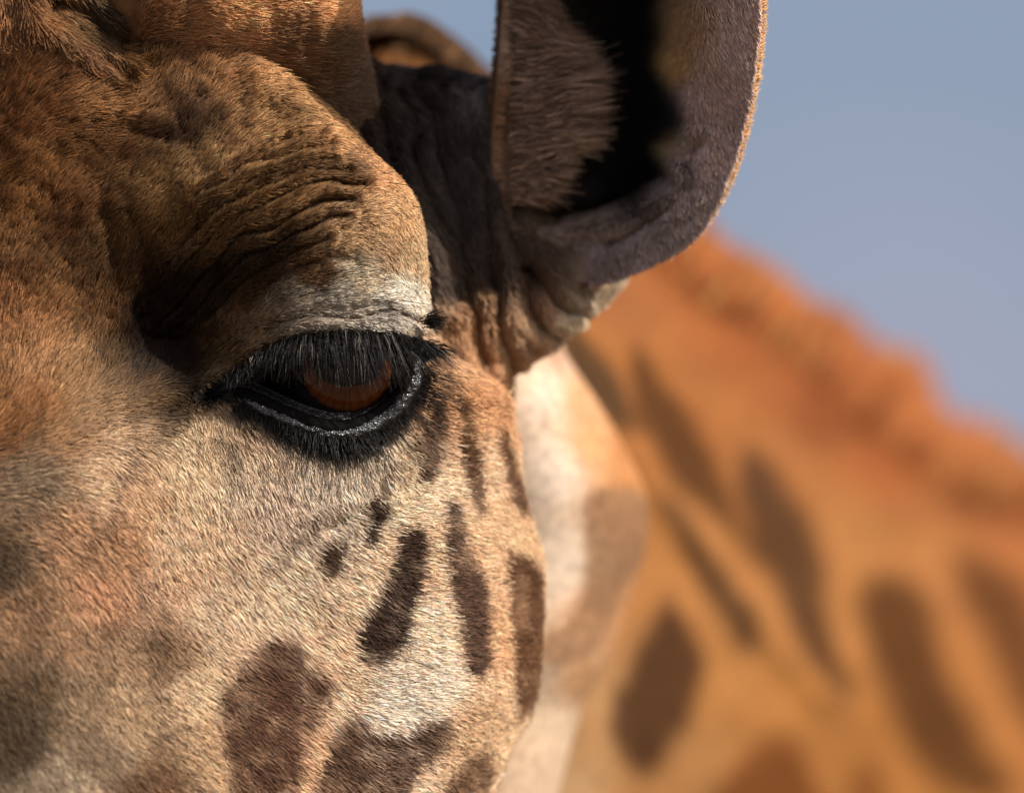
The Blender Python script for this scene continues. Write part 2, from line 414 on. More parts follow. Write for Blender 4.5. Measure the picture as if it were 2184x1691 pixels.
# patches: polygon, colour, strength, softness, ragged
SP = [
 ([(500,1420),(560,1350),(622,1355),(655,1430),(690,1440),(675,1510),(640,1560),(625,1640),(600,1700),(500,1720),(462,1560),(455,1480)], (105,68,42), .85, 24),
 ([(845,1140),(885,1135),(890,1200),(865,1280),(850,1350),(820,1400),(770,1420),(750,1380),(760,1320),(800,1250)], (70,48,32), .95, 11),
 ([(935,1080),(960,1080),(985,1180),(1015,1260),(1025,1330),(1015,1430),(975,1420),(955,1300),(935,1180)], (98,68,50), .9, 11),
 ([(1065,1190),(1090,1175),(1140,1210),(1156,1300),(1142,1480),(1095,1540),(1085,1400),(1070,1280)], (108,70,34), .95, 7),
 ([(690,1560),(745,1520),(790,1560),(850,1562),(900,1530),(945,1545),(920,1600),(860,1650),(830,1740),(650,1740),(675,1620)], (98,68,44), .85, 18),
 ([(905,850),(930,850),(930,930),(905,1010),(885,1015),(880,950)], (92,66,50), .85, 10),
 ([(958,840),(975,850),(1000,960),(1018,1060),(1008,1100),(985,1050),(965,950)], (95,62,32), .95, 6),
 ([(1050,910),(1075,950),(1112,1050),(1114,1085),(1080,1050),(1055,970)], (110,74,44), .95, 6),
 ([(785,1065),(808,1070),(795,1120),(765,1155),(770,1110)], (80,58,42), 1.0, 10),
 ([(668,1180),(690,1148),(715,1165),(708,1210),(680,1225)], (86,62,40), 1.0, 16),
 ([(468,930),(492,935),(500,1000),(488,1030),(480,985)], (88,68,48), .55, 10),
 ([(552,1195),(610,1135),(680,1085),(690,1095),(630,1150),(570,1205)], (95,75,60), .45, 9),
 ([(930,780),(950,740),(955,800),(938,840)], (110,80,60), .6, 8),
 ([(955,1640),(1010,1600),(1040,1640),(1010,1740),(900,1740)], (112,78,48), .8, 16),
 ([(250,1650),(330,1620),(385,1680),(370,1760),(230,1760)], (125,84,48), .7, 30),
 ([(270,1350),(360,1340),(370,1410),(290,1390)], (112,80,52), .45, 40),
 ([(0,1460),(60,1420),(120,1500),(60,1620),(-40,1640)], (95,70,42), .45, 55),
 ([(-40,1130),(10,1140),(20,1230),(-40,1260)], (92,70,48), .5, 30),
 ([(325,195),(365,190),(400,250),(460,270),(470,300),(410,300),(350,250)], (88,60,40), .6, 24),
 ([(560,225),(620,220),(650,250),(590,260)], (120,86,58), .5, 16),
 ([(640,345),(760,345),(765,385),(650,370)], (105,74,48), .55, 18),
 ([(150,270),(260,270),(330,310),(230,330)], (105,66,36), .5, 28),
 ([(150,0),(260,15),(290,70),(200,70)], (88,68,50), .5, 22),  # shaded groove beside the horn, painted as a darker patch
 ([(905,665),(925,660),(935,690),(915,705)], (30,24,22), .9, 7),
 ([(330,600),(430,560),(560,520),(640,500),(560,600),(430,690),(400,800),(290,820),(250,700)], (40,26,15), .8, 50),  # brow hollow: dark brown coat plus the ridge's shade painted in
]
def coat_face(u, v):
    wu = u + (fbm(u * .02, v * .02, 0) - .5) * 60; wv = v + (fbm(u * .02 + 40, v * .02, 1) - .5) * 60
    c = idw(wu, wv, FACE_C)
    # mottling of the coat: brown ticking over the tan
    mot = fbm(u * .018 + 7, v * .012, 2, 4)
    left = sstep(560, 250, u - (v - 1200) * .0)
    amt = (.5 * left + .22 + .22 * sstep(720, 600, v) * sstep(760, 600, u)) * sstep(.5, .68, mot)
    amt = amt * np.where(v > 950, 1, .9)
    c = c * (1 - amt[..., None] * np.array([.46, .5, .53]))
    hu = u + (fbm(u * .05, v * .05, 3, 3) - .5) * 22; hv = v + (fbm(u * .05 + 9, v * .05, 4, 3) - .5) * 22
    for pl, col, st, sf in SP:
        q = np.asarray(pl); m = (u > q[:, 0].min() - 70) & (u < q[:, 0].max() + 70) & (v > q[:, 1].min() - 70) & (v < q[:, 1].max() + 70)
        if not np.any(m): continue
        sd_ = sdpoly(hu[m], hv[m], smooth_poly(pl, 3))
        k = st * sstep(sf * .72, -sf * .72, sd_ - 3)
        k = k * (.92 + .9 * (fbm(u[m] * .03, v[m] * .03, 5, 2) - .35))
        k = np.clip(k, 0, 1)[:, None]
        c[m] = c[m] * (1 - k) + lin(col) * np.array([.78, .70, .60]) * k
    # shade of the brow creases, painted into the hair colour
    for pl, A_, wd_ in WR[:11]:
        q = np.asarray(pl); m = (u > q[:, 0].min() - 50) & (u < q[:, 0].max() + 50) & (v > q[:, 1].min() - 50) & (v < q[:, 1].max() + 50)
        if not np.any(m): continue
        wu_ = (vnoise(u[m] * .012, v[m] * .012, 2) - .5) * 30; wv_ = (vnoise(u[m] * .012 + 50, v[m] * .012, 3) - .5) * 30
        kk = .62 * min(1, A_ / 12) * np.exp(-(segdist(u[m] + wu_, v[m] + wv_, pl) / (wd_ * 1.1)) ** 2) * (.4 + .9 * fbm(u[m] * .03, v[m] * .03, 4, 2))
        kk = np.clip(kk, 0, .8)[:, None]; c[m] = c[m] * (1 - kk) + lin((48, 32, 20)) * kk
    # black rim of the eye
    e = e_dist(u, v)
    ang = np.arctan2(v - 812, u - 700)          # below the eye positive
    below = sstep(-.05, .35, np.sin(ang))
    wd = 10 + 44 * below * sstep(900, 780, u) * sstep(440, 640, u) + 20 * below
    wd = wd + (fbm(u * .05, v * .05, 1, 2) - .5) * 14
    k = (sstep(1.25, .75, e / wd))[..., None]
    c = c * (1 - k) + lin((26, 22, 21)) * k
    lum = c.mean(-1, keepdims=True)
    ds = (.06 + .16 * sstep(850, 1050, v))[..., None]
    return (c * (1 - ds) + lum * ds) * (np.array([1.08, 1.08, 1.03]) * (1 - np.array([.12, .02, 0]) * sstep(680, 560, v)[..., None]) * (1 + .2 * sstep(860, 1000, v))[..., None] * (1 - np.array([.06, .01, .0]) * (sstep(560, 400, u) * sstep(640, 800, v))[..., None]))
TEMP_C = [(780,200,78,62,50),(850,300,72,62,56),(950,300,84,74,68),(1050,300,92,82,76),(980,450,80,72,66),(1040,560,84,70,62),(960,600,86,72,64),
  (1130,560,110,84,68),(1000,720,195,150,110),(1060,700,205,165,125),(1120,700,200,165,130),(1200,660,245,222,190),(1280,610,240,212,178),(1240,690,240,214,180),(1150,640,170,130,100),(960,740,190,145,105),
  (1060,800,215,165,125),(1000,860,205,150,105),(1000,660,190,145,105),(940,690,190,150,115),(700,100,120,82,50),(650,160,105,72,46),(1020,190,130,118,110),(900,180,75,60,50),(1080,900,215,170,130)]  # dark upper entries take in the ear's shadow
def coat_temple(u, v):
    c = idw(u + (fbm(u*.02, v*.02, 0) - .5) * 50, v, TEMP_C, 4)
    c = c * (.62 + .38 * sstep(600, 680, v))[..., None]  # ear's cast shadow painted into the temple colour above the lit folds
    return c * .85 * (.75 + .5 * fbm(u * .02, v * .006, 3, 3))[..., None]
def polymix(c, u, v, lst, wob=20, dark=1.0, grow=0, soft=1.0):
    hu = u + (fbm(u * .02, v * .02, 3, 3) - .5) * wob * 2; hv = v + (fbm(u * .02 + 9, v * .02, 4, 3) - .5) * wob * 2
    for pl, col, st, sf in lst:
        k = (st * sstep(sf * soft, -sf * soft, sdpoly(hu, hv, smooth_poly(pl, 3)) - grow))[..., None]
        c = c * (1 - k) + lin(col) * dark * k
    return c
JAW_C = [(1150,850,232,200,170),(1180,1000,236,206,176),(1190,1200,232,200,168),(1120,800,228,190,155),(1270,950,212,152,100),(1350,1050,190,124,70),(1250,850,205,148,100),(1380,1120,180,112,60),(1330,950,185,118,66),(1150,1420,190,155,122),
   (1180,1550,228,190,152),(1120,1650,222,182,145),(1250,1450,205,150,102),(1300,1300,205,142,92),(1180,740,205,160,125)]
def coat_jaw(u, v):
    c = idw(u, v, JAW_C, 4)
    c = polymix(c, u, v, [([(1250,1060),(1330,1040),(1400,1080),(1392,1160),(1330,1260),(1290,1370),(1200,1420),(1150,1400),(1160,1345),(1225,1310),(1248,1180)], (150,108,74), .9, 16),
       ([(1165,730),(1185,735),(1200,790),(1190,800)], (170,120,90), .6, 10)], 8)
    return c * .75 * np.array([.97, 1.05, 1.15])
NECK_C = [(780,80,110,84,62),(850,90,118,90,66),(820,130,170,110,62),(900,150,175,115,66),(930,120,92,68,46),(980,150,100,74,52),(1010,180,150,105,72),(1300,650,196,124,76),(1450,560,200,120,68),(1600,720,194,114,64),(1750,850,186,106,60),(1900,980,192,112,62),(2050,1050,190,118,70),
   (2150,1080,196,118,70),(1250,720,216,142,82),(1350,850,214,140,80),(1500,900,205,132,76),(1650,1000,208,136,80),(1800,1150,212,144,86),(2000,1200,212,142,84),(1450,1150,214,146,86),(1550,1400,218,150,88),(1700,1500,216,146,82),
   (1900,1600,210,140,76),(1250,1550,226,172,122),(1200,1680,222,178,134),(1400,1680,210,150,95),(1800,1300,222,152,90),(2100,1450,214,142,80),(1750,600,190,110,60),(2184,1200,205,130,76)]
NSP = [
 ([(1345,760),(1400,800),(1480,930),(1540,1040),(1570,1120),(1620,1190),(1560,1130),(1480,1060),(1430,1000),(1375,900)], (118,74,34), .92, 14),
 ([(1175,670),(1255,735),(1300,800),(1350,900),(1325,910),(1240,820)], (105,76,46), .95, 12),
 ([(1585,960),(1650,1010),(1720,1130),(1755,1220),(1760,1330),(1800,1480),(1745,1420),(1665,1270),(1615,1150),(1585,1040)], (112,74,44), .92, 14),
 ([(1412,1060),(1450,1095),(1530,1210),(1605,1300),(1612,1375),(1558,1355),(1490,1225),(1440,1130)], (120,82,50), .9, 11),
 ([(1420,1285),(1470,1350),(1488,1450),(1445,1560),(1370,1645),(1322,1590),(1312,1500),(1365,1390)], (108,68,36), .95, 14),
 ([(1845,1250),(1960,1255),(2000,1400),(2070,1550),(2150,1680),(2060,1700),(1950,1600),(1880,1450)], (124,76,32), .95, 18),
 ([(2040,1190),(2184,1260),(2300,1500),(2220,1560),(2130,1420)], (130,78,34), .92, 18),
 ([(1600,1610),(1690,1588),(1722,1640),(1760,1800),(1520,1760)], (160,92,36), .92, 18),
 ([(1825,1665),(1870,1660),(1890,1800),(1800,1780)], (160,92,36), .8, 14),
 ([(1720,920),(1850,870),(1880,900),(1760,960)], (150,84,42), .5, 30),
 ([(2250,1700),(2450,1750),(2500,2100),(2300,2000)], (125,78,36), .9, 18), ([(1900,1850),(2100,1850),(2100,2150),(1950,2100)], (125,78,36), .9, 18),
 ([(2550,1500),(2800,1600),(2850,1900),(2600,1850)], (125,78,36), .9, 18), ([(1300,1850),(1500,1850),(1500,2150),(1350,2100)], (125,78,36), .9, 18),
]
def coat_neck(u, v):
    c = idw(u, v, NECK_C, 3.5)
    c = polymix(c, u, v, NSP, 16, .78, 10, 1.7)
    lum = c.mean(-1, keepdims=True); c = c + 0 * lum
    return c * np.array([.385, .37, .32]) * (.9 + .2 * fbm(u * .01, v * .01, 2, 3))[..., None]
def coat_horn(u, v):
    c = idw(u, v, [(500,0,186,132,82),(700,0,186,130,80),(350,0,130,88,52),(600,110,100,68,42),(560,120,110,76,46),(700,110,80,56,38),(750,200,82,64,50),(480,100,160,108,66),(560,-700,120,80,50),(560,-1300,40,30,24)], 4)  # lower points darkened to paint the ear's shadow on the horn base
    lum = c.mean(-1, keepdims=True); c = c * .8 + lum * .2
    return c * 1.85 * np.array([1.0, .98, .86]) * (.88 + .24 * fbm(u * .02, v * .02, 2, 3))[..., None]

# ------------------------------------------------------------------ the body: one mesh
MAT_BODY = MAT_SKIN
parts = []
def add_part(G, col, wrap, flip=False):
    U, V, D = G; nr, nc = U.shape
    X = P(U, V, D).reshape(-1, 3); F = grid_faces(nr, nc, wrap)
    F4 = F
    # caps
    c0 = X[:nc].mean(0); c1 = X[-nc:].mean(0); n = len(X)
    X = np.vstack([X, c0, c1]); C = np.vstack([col.reshape(-1, 3), col[0].mean(0), col[-1].mean(0)])
    j = np.arange(nc); j2 = (j + 1) % nc
    cap0 = np.stack([np.full(nc, n), j, j2, j2], -1); cap1 = np.stack([np.full(nc, n + 1), (nr-1)*nc + j2, (nr-1)*nc + j, (nr-1)*nc + j], -1)
    return X, F4, (cap0[:, :3], cap1[:, :3]), C
def join_parts(name, plist, mat):
    VS, FS, CS, off = [], [], [], 0
    tri = []
    for X, F, caps, C in plist:
        VS.append(X); FS.append(F + off); CS.append(C)
        for c in caps: tri.append(c + off)
        off += len(X)
    quads = np.vstack(FS); tris = np.vstack(tri)
    me = bpy.data.meshes.new(name); V = np.vstack(VS).astype(np.float32)
    me.vertices.add(len(V)); me.vertices.foreach_set('co', V.ravel())
    me.loops.add(quads.size + tris.size)
    me.loops.foreach_set('vertex_index', np.concatenate([quads.ravel(), tris.ravel()]).astype(np.int32))
    me.polygons.add(len(quads) + len(tris))
    me.polygons.foreach_set('loop_start', np.concatenate([np.arange(0, quads.size, 4), quads.size + np.arange(0, tris.size, 3)]).astype(np.int32))
    me.polygons.foreach_set('use_smooth', np.ones(len(quads) + len(tris), bool))
    me.update(calc_edges=True)
    a = me.attributes.new('coat', 'FLOAT_COLOR', 'POINT'); c4 = np.ones((len(V), 4), np.float32); c4[:, :3] = np.vstack(CS)
    a.data.foreach_set('color', c4.ravel()); me.materials.append(mat)
    o = bpy.data.objects.new(name, me); scene.collection.objects.link(o); parent(o)
    return o
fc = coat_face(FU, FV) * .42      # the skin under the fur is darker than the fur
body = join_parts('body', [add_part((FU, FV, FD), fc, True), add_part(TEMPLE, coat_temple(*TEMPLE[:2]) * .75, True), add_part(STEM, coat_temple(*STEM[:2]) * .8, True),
                           add_part(JAW, coat_jaw(*JAW[:2]), True), add_part(NECK, coat_neck(*NECK[:2]), True)], MAT_BODY)
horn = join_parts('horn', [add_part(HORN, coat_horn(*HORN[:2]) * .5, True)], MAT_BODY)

# ------------------------------------------------------------------ fur
FLOW = [(0,30,-80),(100,50,-60),(180,90,-50),(250,110,-62),(300,80,100),(345,60,85),(380,80,65),(60,130,50),(30,200,50),(150,200,35),(200,230,8),(200,270,2),(330,200,50),(420,150,52),(420,250,45),
 (50,330,35),(30,380,40),(80,430,65),(150,430,45),(250,420,45),(350,420,50),(50,560,65),(120,560,50),(230,560,70),(330,520,60),(20,680,75),(100,680,55),(220,650,75),(300,700,80),(350,740,85),(420,740,60),
 (20,760,75),(100,800,65),(200,780,60),(280,830,45),(50,870,60),(150,880,40),(200,910,15),(280,900,0),(340,900,-15),(400,930,-60),(100,960,20),(50,990,20),(150,1000,-5),(250,1000,-35),(330,1020,-55),(400,1000,-65),(100,1060,-15),
 (60,1120,-20),(150,1130,-40),(250,1150,-50),(350,1150,-60),(100,1250,-50),(200,1300,-60),(300,1300,-50),(420,1200,-55),(420,1350,-40),(60,1400,-60),(200,1400,-55),(200,1650,-50),
 (480,1050,-75),(560,1060,-70),(600,1130,-50),(700,1100,-45),(550,1180,-40),(650,1200,-40),(750,1200,-25),(850,1150,-5),(800,1280,-35),(900,1300,-10),(500,1300,-50),(600,1350,-40),(900,1100,-5),
 (550,1400,-35),(600,1500,-30),(500,1550,-30),(650,1600,-35),(750,1600,-30),(850,1600,-20),(850,1450,-5),(1000,1300,0),(1000,1000,-5),(1050,1500,-10),(400,1600,-35),
 (500,400,40),(600,400,30),(700,430,25),(800,420,15),(880,420,0),(920,450,-8),(560,520,35),(650,480,25),(700,520,10),(780,500,-20),(850,480,-45),(850,540,-50),(900,560,-50),(650,570,10),(750,570,0),(520,600,50),(600,620,25),
 (700,630,15),(800,640,10),(900,620,-20),(540,680,25),(480,690,50),(650,700,5),(760,700,-10),(860,700,-15),(500,150,30),(560,150,0),(600,200,-10),(700,280,0),(550,250,30),(600,300,20),(750,330,-5),(500,330,45),(470,60,60),(520,20,0),
 (430,860,-50),(500,930,-60),(560,960,-65),(650,980,-80),(440,900,-85),(720,990,-85),(800,960,-60),(860,900,-35),(890,830,-20),(950,900,-10),(900,760,-30),(980,800,-15),(440,790,25),(500,760,30)]
FLOW = np.array(FLOW, float)
def flow(u, v):
    q = np.stack([u, v], -1); out = np.empty((len(q), 2))
    a = np.radians(FLOW[:, 2]); T = np.stack([np.cos(a), np.sin(a)], -1)
    for i in range(0, len(q), 60000):
        r2 = ((q[i:i+60000, None] - FLOW[None, :, :2]) ** 2).sum(-1) + 400
        W = r2 ** -1.9; out[i:i+60000] = (W / W.sum(1, keepdims=True)) @ T
    th = np.arctan2(out[:, 1], out[:, 0])
    return th
def sample(G, n, win, front=True):
    U, V, D = G; nr, nc = U.shape
    i = np.arange(nr - 1)[:, None] * np.ones(nc - 1, int)[None]; j = np.arange(nc - 1)[None] * np.ones(nr - 1, int)[:, None]
    cu = U[:-1, :-1]; cv = V[:-1, :-1]
    X = P(U, V, D)
    e1 = X[1:, :-1] - X[:-1, :-1]; e2 = X[:-1, 1:] - X[:-1, :-1]
    N = np.cross(e2, e1)                      # check sign below: must face outwards
    A = np.linalg.norm(N, axis=-1); N = N / (A[..., None] + 1e-12)
    ok = (cu > win[0]) & (cu < win[1]) & (cv > win[2]) & (cv < win[3])
    camdir = P(cu, cv, -DIST) * 0 + np.array(CAM) - X[:-1, :-1]; camdir /= np.linalg.norm(camdir, axis=-1)[..., None]
    facing = (N * camdir).sum(-1)
    fr = ok & (D[:-1, :-1] < np.median(D[:-1, :-1][ok]))
    sgn = -1.0 if (facing * A)[fr].sum() < 0 else 1.0
    N = N * sgn; facing = facing * sgn
    ok &= facing > -.35
    ok &= A < np.median(A[ok]) * 14
    w = np.where(ok, A, 0).ravel(); cs = np.cumsum(w); cs /= cs[-1]
    k = np.searchsorted(cs, rng.random(n)); k = np.minimum(k, len(w) - 1)
    ii, jj = i.ravel()[k], j.ravel()[k]; a, b = rng.random(n), rng.random(n)
    def bil(Q):
        a_, b_ = (a[:, None], b[:, None]) if Q.ndim == 3 else (a, b)
        return (Q[ii, jj]*(1-a_)+Q[ii+1, jj]*a_)*(1-b_) + (Q[ii, jj+1]*(1-a_)+Q[ii+1, jj+1]*a_)*b_
    return bil(X), N[ii, jj], bil(U), bil(V)
def strands(X, N, th, L, lift, r0, K=4, bend=.5, dirs=None, jit=.16):
    n = len(X)
    if dirs is None:
        th = th + rng.normal(0, jit, n)
        dirs = world_dir(np.stack([np.cos(th), np.zeros(n), np.sin(th)], -1))
    t = dirs - (dirs * N).sum(-1, keepdims=True) * N; t /= np.linalg.norm(t, axis=-1, keepdims=True) + 1e-9
    el = np.broadcast_to(lift, (n,)) + rng.normal(0, .08, n)
    pts = np.empty((n, K, 3)); pts[:, 0] = X - N * .0002; p = X.copy()
    for k in range(1, K):
        a = el * (1 - bend * (k - 1) / max(1, K - 2)) if K > 2 else el
        p = p + (L / (K - 1))[:, None] * (t * np.cos(a)[:, None] + N * np.sin(a)[:, None])
        pts[:, k] = p
    rad = r0[:, None] * np.linspace(1, .18, K)[None] ** 0.8
    return pts, rad
def tint(c, n, s=.32):
    b = np.exp(rng.normal(0, s, n))[:, None]
    hue = 1 + rng.normal(0, .05, (n, 1)) * np.array([[.4, 0, -1.0]])
    return np.clip(c * b * hue, 0.002, .95)

def build_fur():
    n = 680000
    X, N, u, v = sample((FU, FV, FD), n, (-60, 1200, -60, 1780))
    e = e_dist(u, v); keep = e > 6 + 29 * (v > 835) * sstep(470, 560, u) + 10 * (u > 860) * (v > 770)
    X, N, u, v, e = X[keep], N[keep], u[keep], v[keep], e[keep]; n = len(X)
    edge = sstep(34, 8, spl(v, R1P, 1) - u) * (v > 230) * (v < 720)
    th = flow(u, v) + (fbm(u * .03, v * .03, 0, 3) - .5) * .6
    L = S * (18 + 12 * fbm(u * .01, v * .01, 1) + 8 * rng.random(n))
    L *= 1 + .5 * sstep(450, 100, v) * sstep(500, 100, u)         # longer on the forehead
    band = sstep(70, 20, e) * (v > 800)
    L *= 1 - .62 * band
    L *= 1 - .45 * sstep(40, 10, e) * (v < 800)
    L *= np.where(rng.random(n) < .012, 1.5, 1.0) * np.exp(rng.normal(0, .14, n))
    lift = .36 - .1 * sstep(700, 1000, v) + .35 * band + .5 * edge
    L *= 1 - .35 * edge
    L *= 1 - .35 * sstep(260, 380, u) * sstep(260, 330, v) * sstep(760, 660, v)
    r0 = S * (.75 + .4 * rng.random(n))
    pts, rad = strands(X, N, th, L, lift, r0)
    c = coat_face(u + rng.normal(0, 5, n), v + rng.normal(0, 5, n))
    # single dark and single pale hairs mixed in
    q = rng.random(n)
    c = np.where((q < .13 + .08 * (v < 800))[:, None], c * .3, c)
    c = np.where((q > .95)[:, None], c * 1.25, c)
    make_curves('fur', pts, rad, tint(c, n), MAT_FUR)
build_fur()

def build_fur_other():
    # horn
    n = 70000
    X, N, u, v = sample(HORN, n, (300, 860, -70, 420)); n = len(X)
    th = np.where(u > 420, 0.05, .6) + (fbm(u * .02, v * .02, 0, 3) - .5) * .8 - .3 * sstep(100, 250, v)
    pts, rad = strands(X, N, th, S * (34 + 14 * rng.random(n)), .36, S * (1.2 + .5 * rng.random(n)))
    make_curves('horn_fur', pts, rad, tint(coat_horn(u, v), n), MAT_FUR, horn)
    # temple and ear stem: short, a little out of focus
    P1, R1_, C1 = [], [], []
    for G, k, win in ((TEMPLE, 60000, (600, 1110, 40, 960)), (STEM, 60000, (880, 1340, 120, 830))):
        X, N, u, v = sample(G, k, win); n = len(X)
        th = -1.15 + .35 * sstep(1000, 800, u) + (fbm(u * .02, v * .02, 2, 3) - .5) * .8
        pts, rad = strands(X, N, th, S * (24 + 14 * rng.random(n)), .36, S * (1.3 + .6 * rng.random(n)))
        P1.append(pts); R1_.append(rad); C1.append(tint(coat_temple(u, v), n, .25))
    make_curves('temple_fur', np.concatenate(P1), np.concatenate(R1_), np.concatenate(C1), MAT_FUR)
build_fur_other()

# ------------------------------------------------------------------ eye
def build_eye():
    EC = np.array([728.0, 782.0]); ER = 165.0; ED = 175.0        # centre and depth of the centre
    n1, n2 = 64, 96
    look = np.array([.10, -.985, .02]); look /= np.linalg.norm(look)     # gaze direction in camera frame
    up = np.array([0, 0, 1.0]); rt = np.cross(look, up); rt /= np.linalg.norm(rt); up2 = np.cross(rt, look)
    ctr = P(EC[0], EC[1], ED)
    def cap(rad0, a0, a1, off, nrings, f=None, ell=1.0):
        aa = np.linspace(a0, a1, nrings); bb = np.linspace(0, 2 * np.pi, n2, endpoint=False)
        A, B = np.meshgrid(aa, bb, indexing='ij')
        A = A / np.sqrt(np.cos(B) ** 2 + (np.sin(B) / ell) ** 2)
        r = rad0 + (f(A) if f else 0)
        q = (np.cos(A)[..., None] * look + np.sin(A)[..., None] * (np.cos(B)[..., None] * rt + np.sin(B)[..., None] * up2)) * (r * S if np.isscalar(r) else (r * S)[..., None])
        return (ctr + world_dir(q)).reshape(-1, 3), grid_faces(nrings, n2, True), A, B
    def mat(name, build, rough=.08, coat=1.0):
        m = bpy.data.materials.new(name); m.use_nodes = True; b = m.node_tree.nodes['Principled BSDF']
        b.inputs['Roughness'].default_value = rough; b.inputs['Coat Weight'].default_value = .8; b.inputs['Specular IOR Level'].default_value = 0; b.inputs['Coat Roughness'].default_value = .02
        return m, b
    m, b = mat('dark_eye_white', None, .25)
    b.inputs['Base Color'].default_value = (.010, .007, .006, 1)
    X, F, A, B = cap(ER, 0.001, math.pi - .001, 0, n1)
    eye = make_mesh('eye', X, F, m)
    # iris: bulging cap with radial fibres in geometry colour
    ia = math.asin(100 / ER)
    X, F, A, B = cap(ER + 1.2, math.radians(5), ia, 0, 60, lambda a: 10 * (1 - (a / ia) ** 2))
    r = (A - math.radians(5)) / (ia - math.radians(5))
    fib = .5 * vnoise(B * 60 / (2*np.pi) * 2, r * 1.3, 1) + .5 * vnoise(B * 60 / (2*np.pi) * 5, r * 2, 2)
    c = np.array([.11, .030, .008]) * (0.45 + 1.1 * fib)[..., None] * (.65 + .55 * sstep(.2, .8, r))[..., None]
    c = c * (1 - .85 * sstep(.86, 1.0, r))[..., None]
    im = coat_mat('iris_brown', .4, .0, coat=.8)
    make_mesh('iris', X, F, im, c.reshape(-1, 3), eye)
    X, F, A, B = cap(ER + 3.5, .001, math.radians(25), 0, 16, lambda a: 10 * (1 - (a / ia) ** 2), .6)
    m, b = mat('pupil_black', None, .05); b.inputs['Base Color'].default_value = (.002, .002, .003, 1)
    make_mesh('pupil', X, F, m, None, eye)
build_eye()

MAT_LID = bpy.data.materials.new('wet_black_lid'); MAT_LID.use_nodes = True
_b = MAT_LID.node_tree.nodes['Principled BSDF']; _b.inputs['Base Color'].default_value = (.010, .009, .0095, 1); _b.inputs['Roughness'].default_value = .4
_b.inputs['Specular IOR Level'].default_value = .8; _b.inputs['Coat Weight'].default_value = 1.0; _b.inputs['Coat Roughness'].default_value = .28
_t = MAT_LID.node_tree.nodes.new('ShaderNodeTexVoronoi'); _t.inputs['Scale'].default_value = 2000
_tc = MAT_LID.node_tree.nodes.new('ShaderNodeTexCoord'); MAT_LID.node_tree.links.new(_tc.outputs['Object'], _t.inputs['Vector'])
_bp = MAT_LID.node_tree.nodes.new('ShaderNodeBump'); _bp.inputs['Strength'].default_value = .5; _bp.inputs['Distance'].default_value = .0009
MAT_LID.node_tree.links.new(_t.outputs['Distance'], _bp.inputs['Height']); MAT_LID.node_tree.links.new(_bp.outputs[0], _b.inputs['Normal']); MAT_LID.node_tree.links.new(_bp.outputs[0], _b.inputs['Coat Normal'])
def lid(name, line, prof, taper, sgn):
    pl = smooth_poly(line, 24, False); n = len(pl)
    tg = np.gradient(pl, axis=0); tg /= np.linalg.norm(tg, axis=1)[:, None]
    nm = np.stack([-tg[:, 1], tg[:, 0]], -1) * sgn
    s = np.linspace(0, 1, n); w = np.clip(np.minimum(s / taper, (1 - s) / taper), .12, 1) ** .7
    prof = np.asarray(prof, float)
    pr = smooth_poly(prof, 5, False)
    U = pl[:, 0][:, None] + nm[:, 0][:, None] * pr[:, 0] * w[:, None]
    V = pl[:, 1][:, None] + nm[:, 1][:, None] * pr[:, 0] * w[:, None]
    base = face_depth(pl[:, 0], pl[:, 1], False)[:, None]
    D = base + pr[:, 1] * (.4 + .6 * w[:, None]) + (fbm(U * .13, V * .13, 2, 3) - .5) * 7
    return make_mesh(name, P(U, V, D).reshape(-1, 3), grid_faces(*U.shape), MAT_LID)
LOL = [(440,842),(480,830),(520,830),(558,846),(605,868),(655,888),(700,900),(745,900),(790,883),(828,856),(852,824),(868,785),(874,748)]
lid('lower_eyelid', LOL, [(-26,70),(-23,42),(-21,34),(-19,33),(-15,27),(-9,18),(-3,11),(3,3),(9,-4),(17,-10),(26,-11),(35,-5),(44,8),(54,26)], .12, 1)
lid('upper_eyelid', [(452,832),(490,803),(530,776),(575,746),(625,727),(700,718),(790,718),(860,726),(905,742)], [(-24,60),(-12,22),(-5,6),(2,-4),(9,-4),(15,8)], .15, -1)

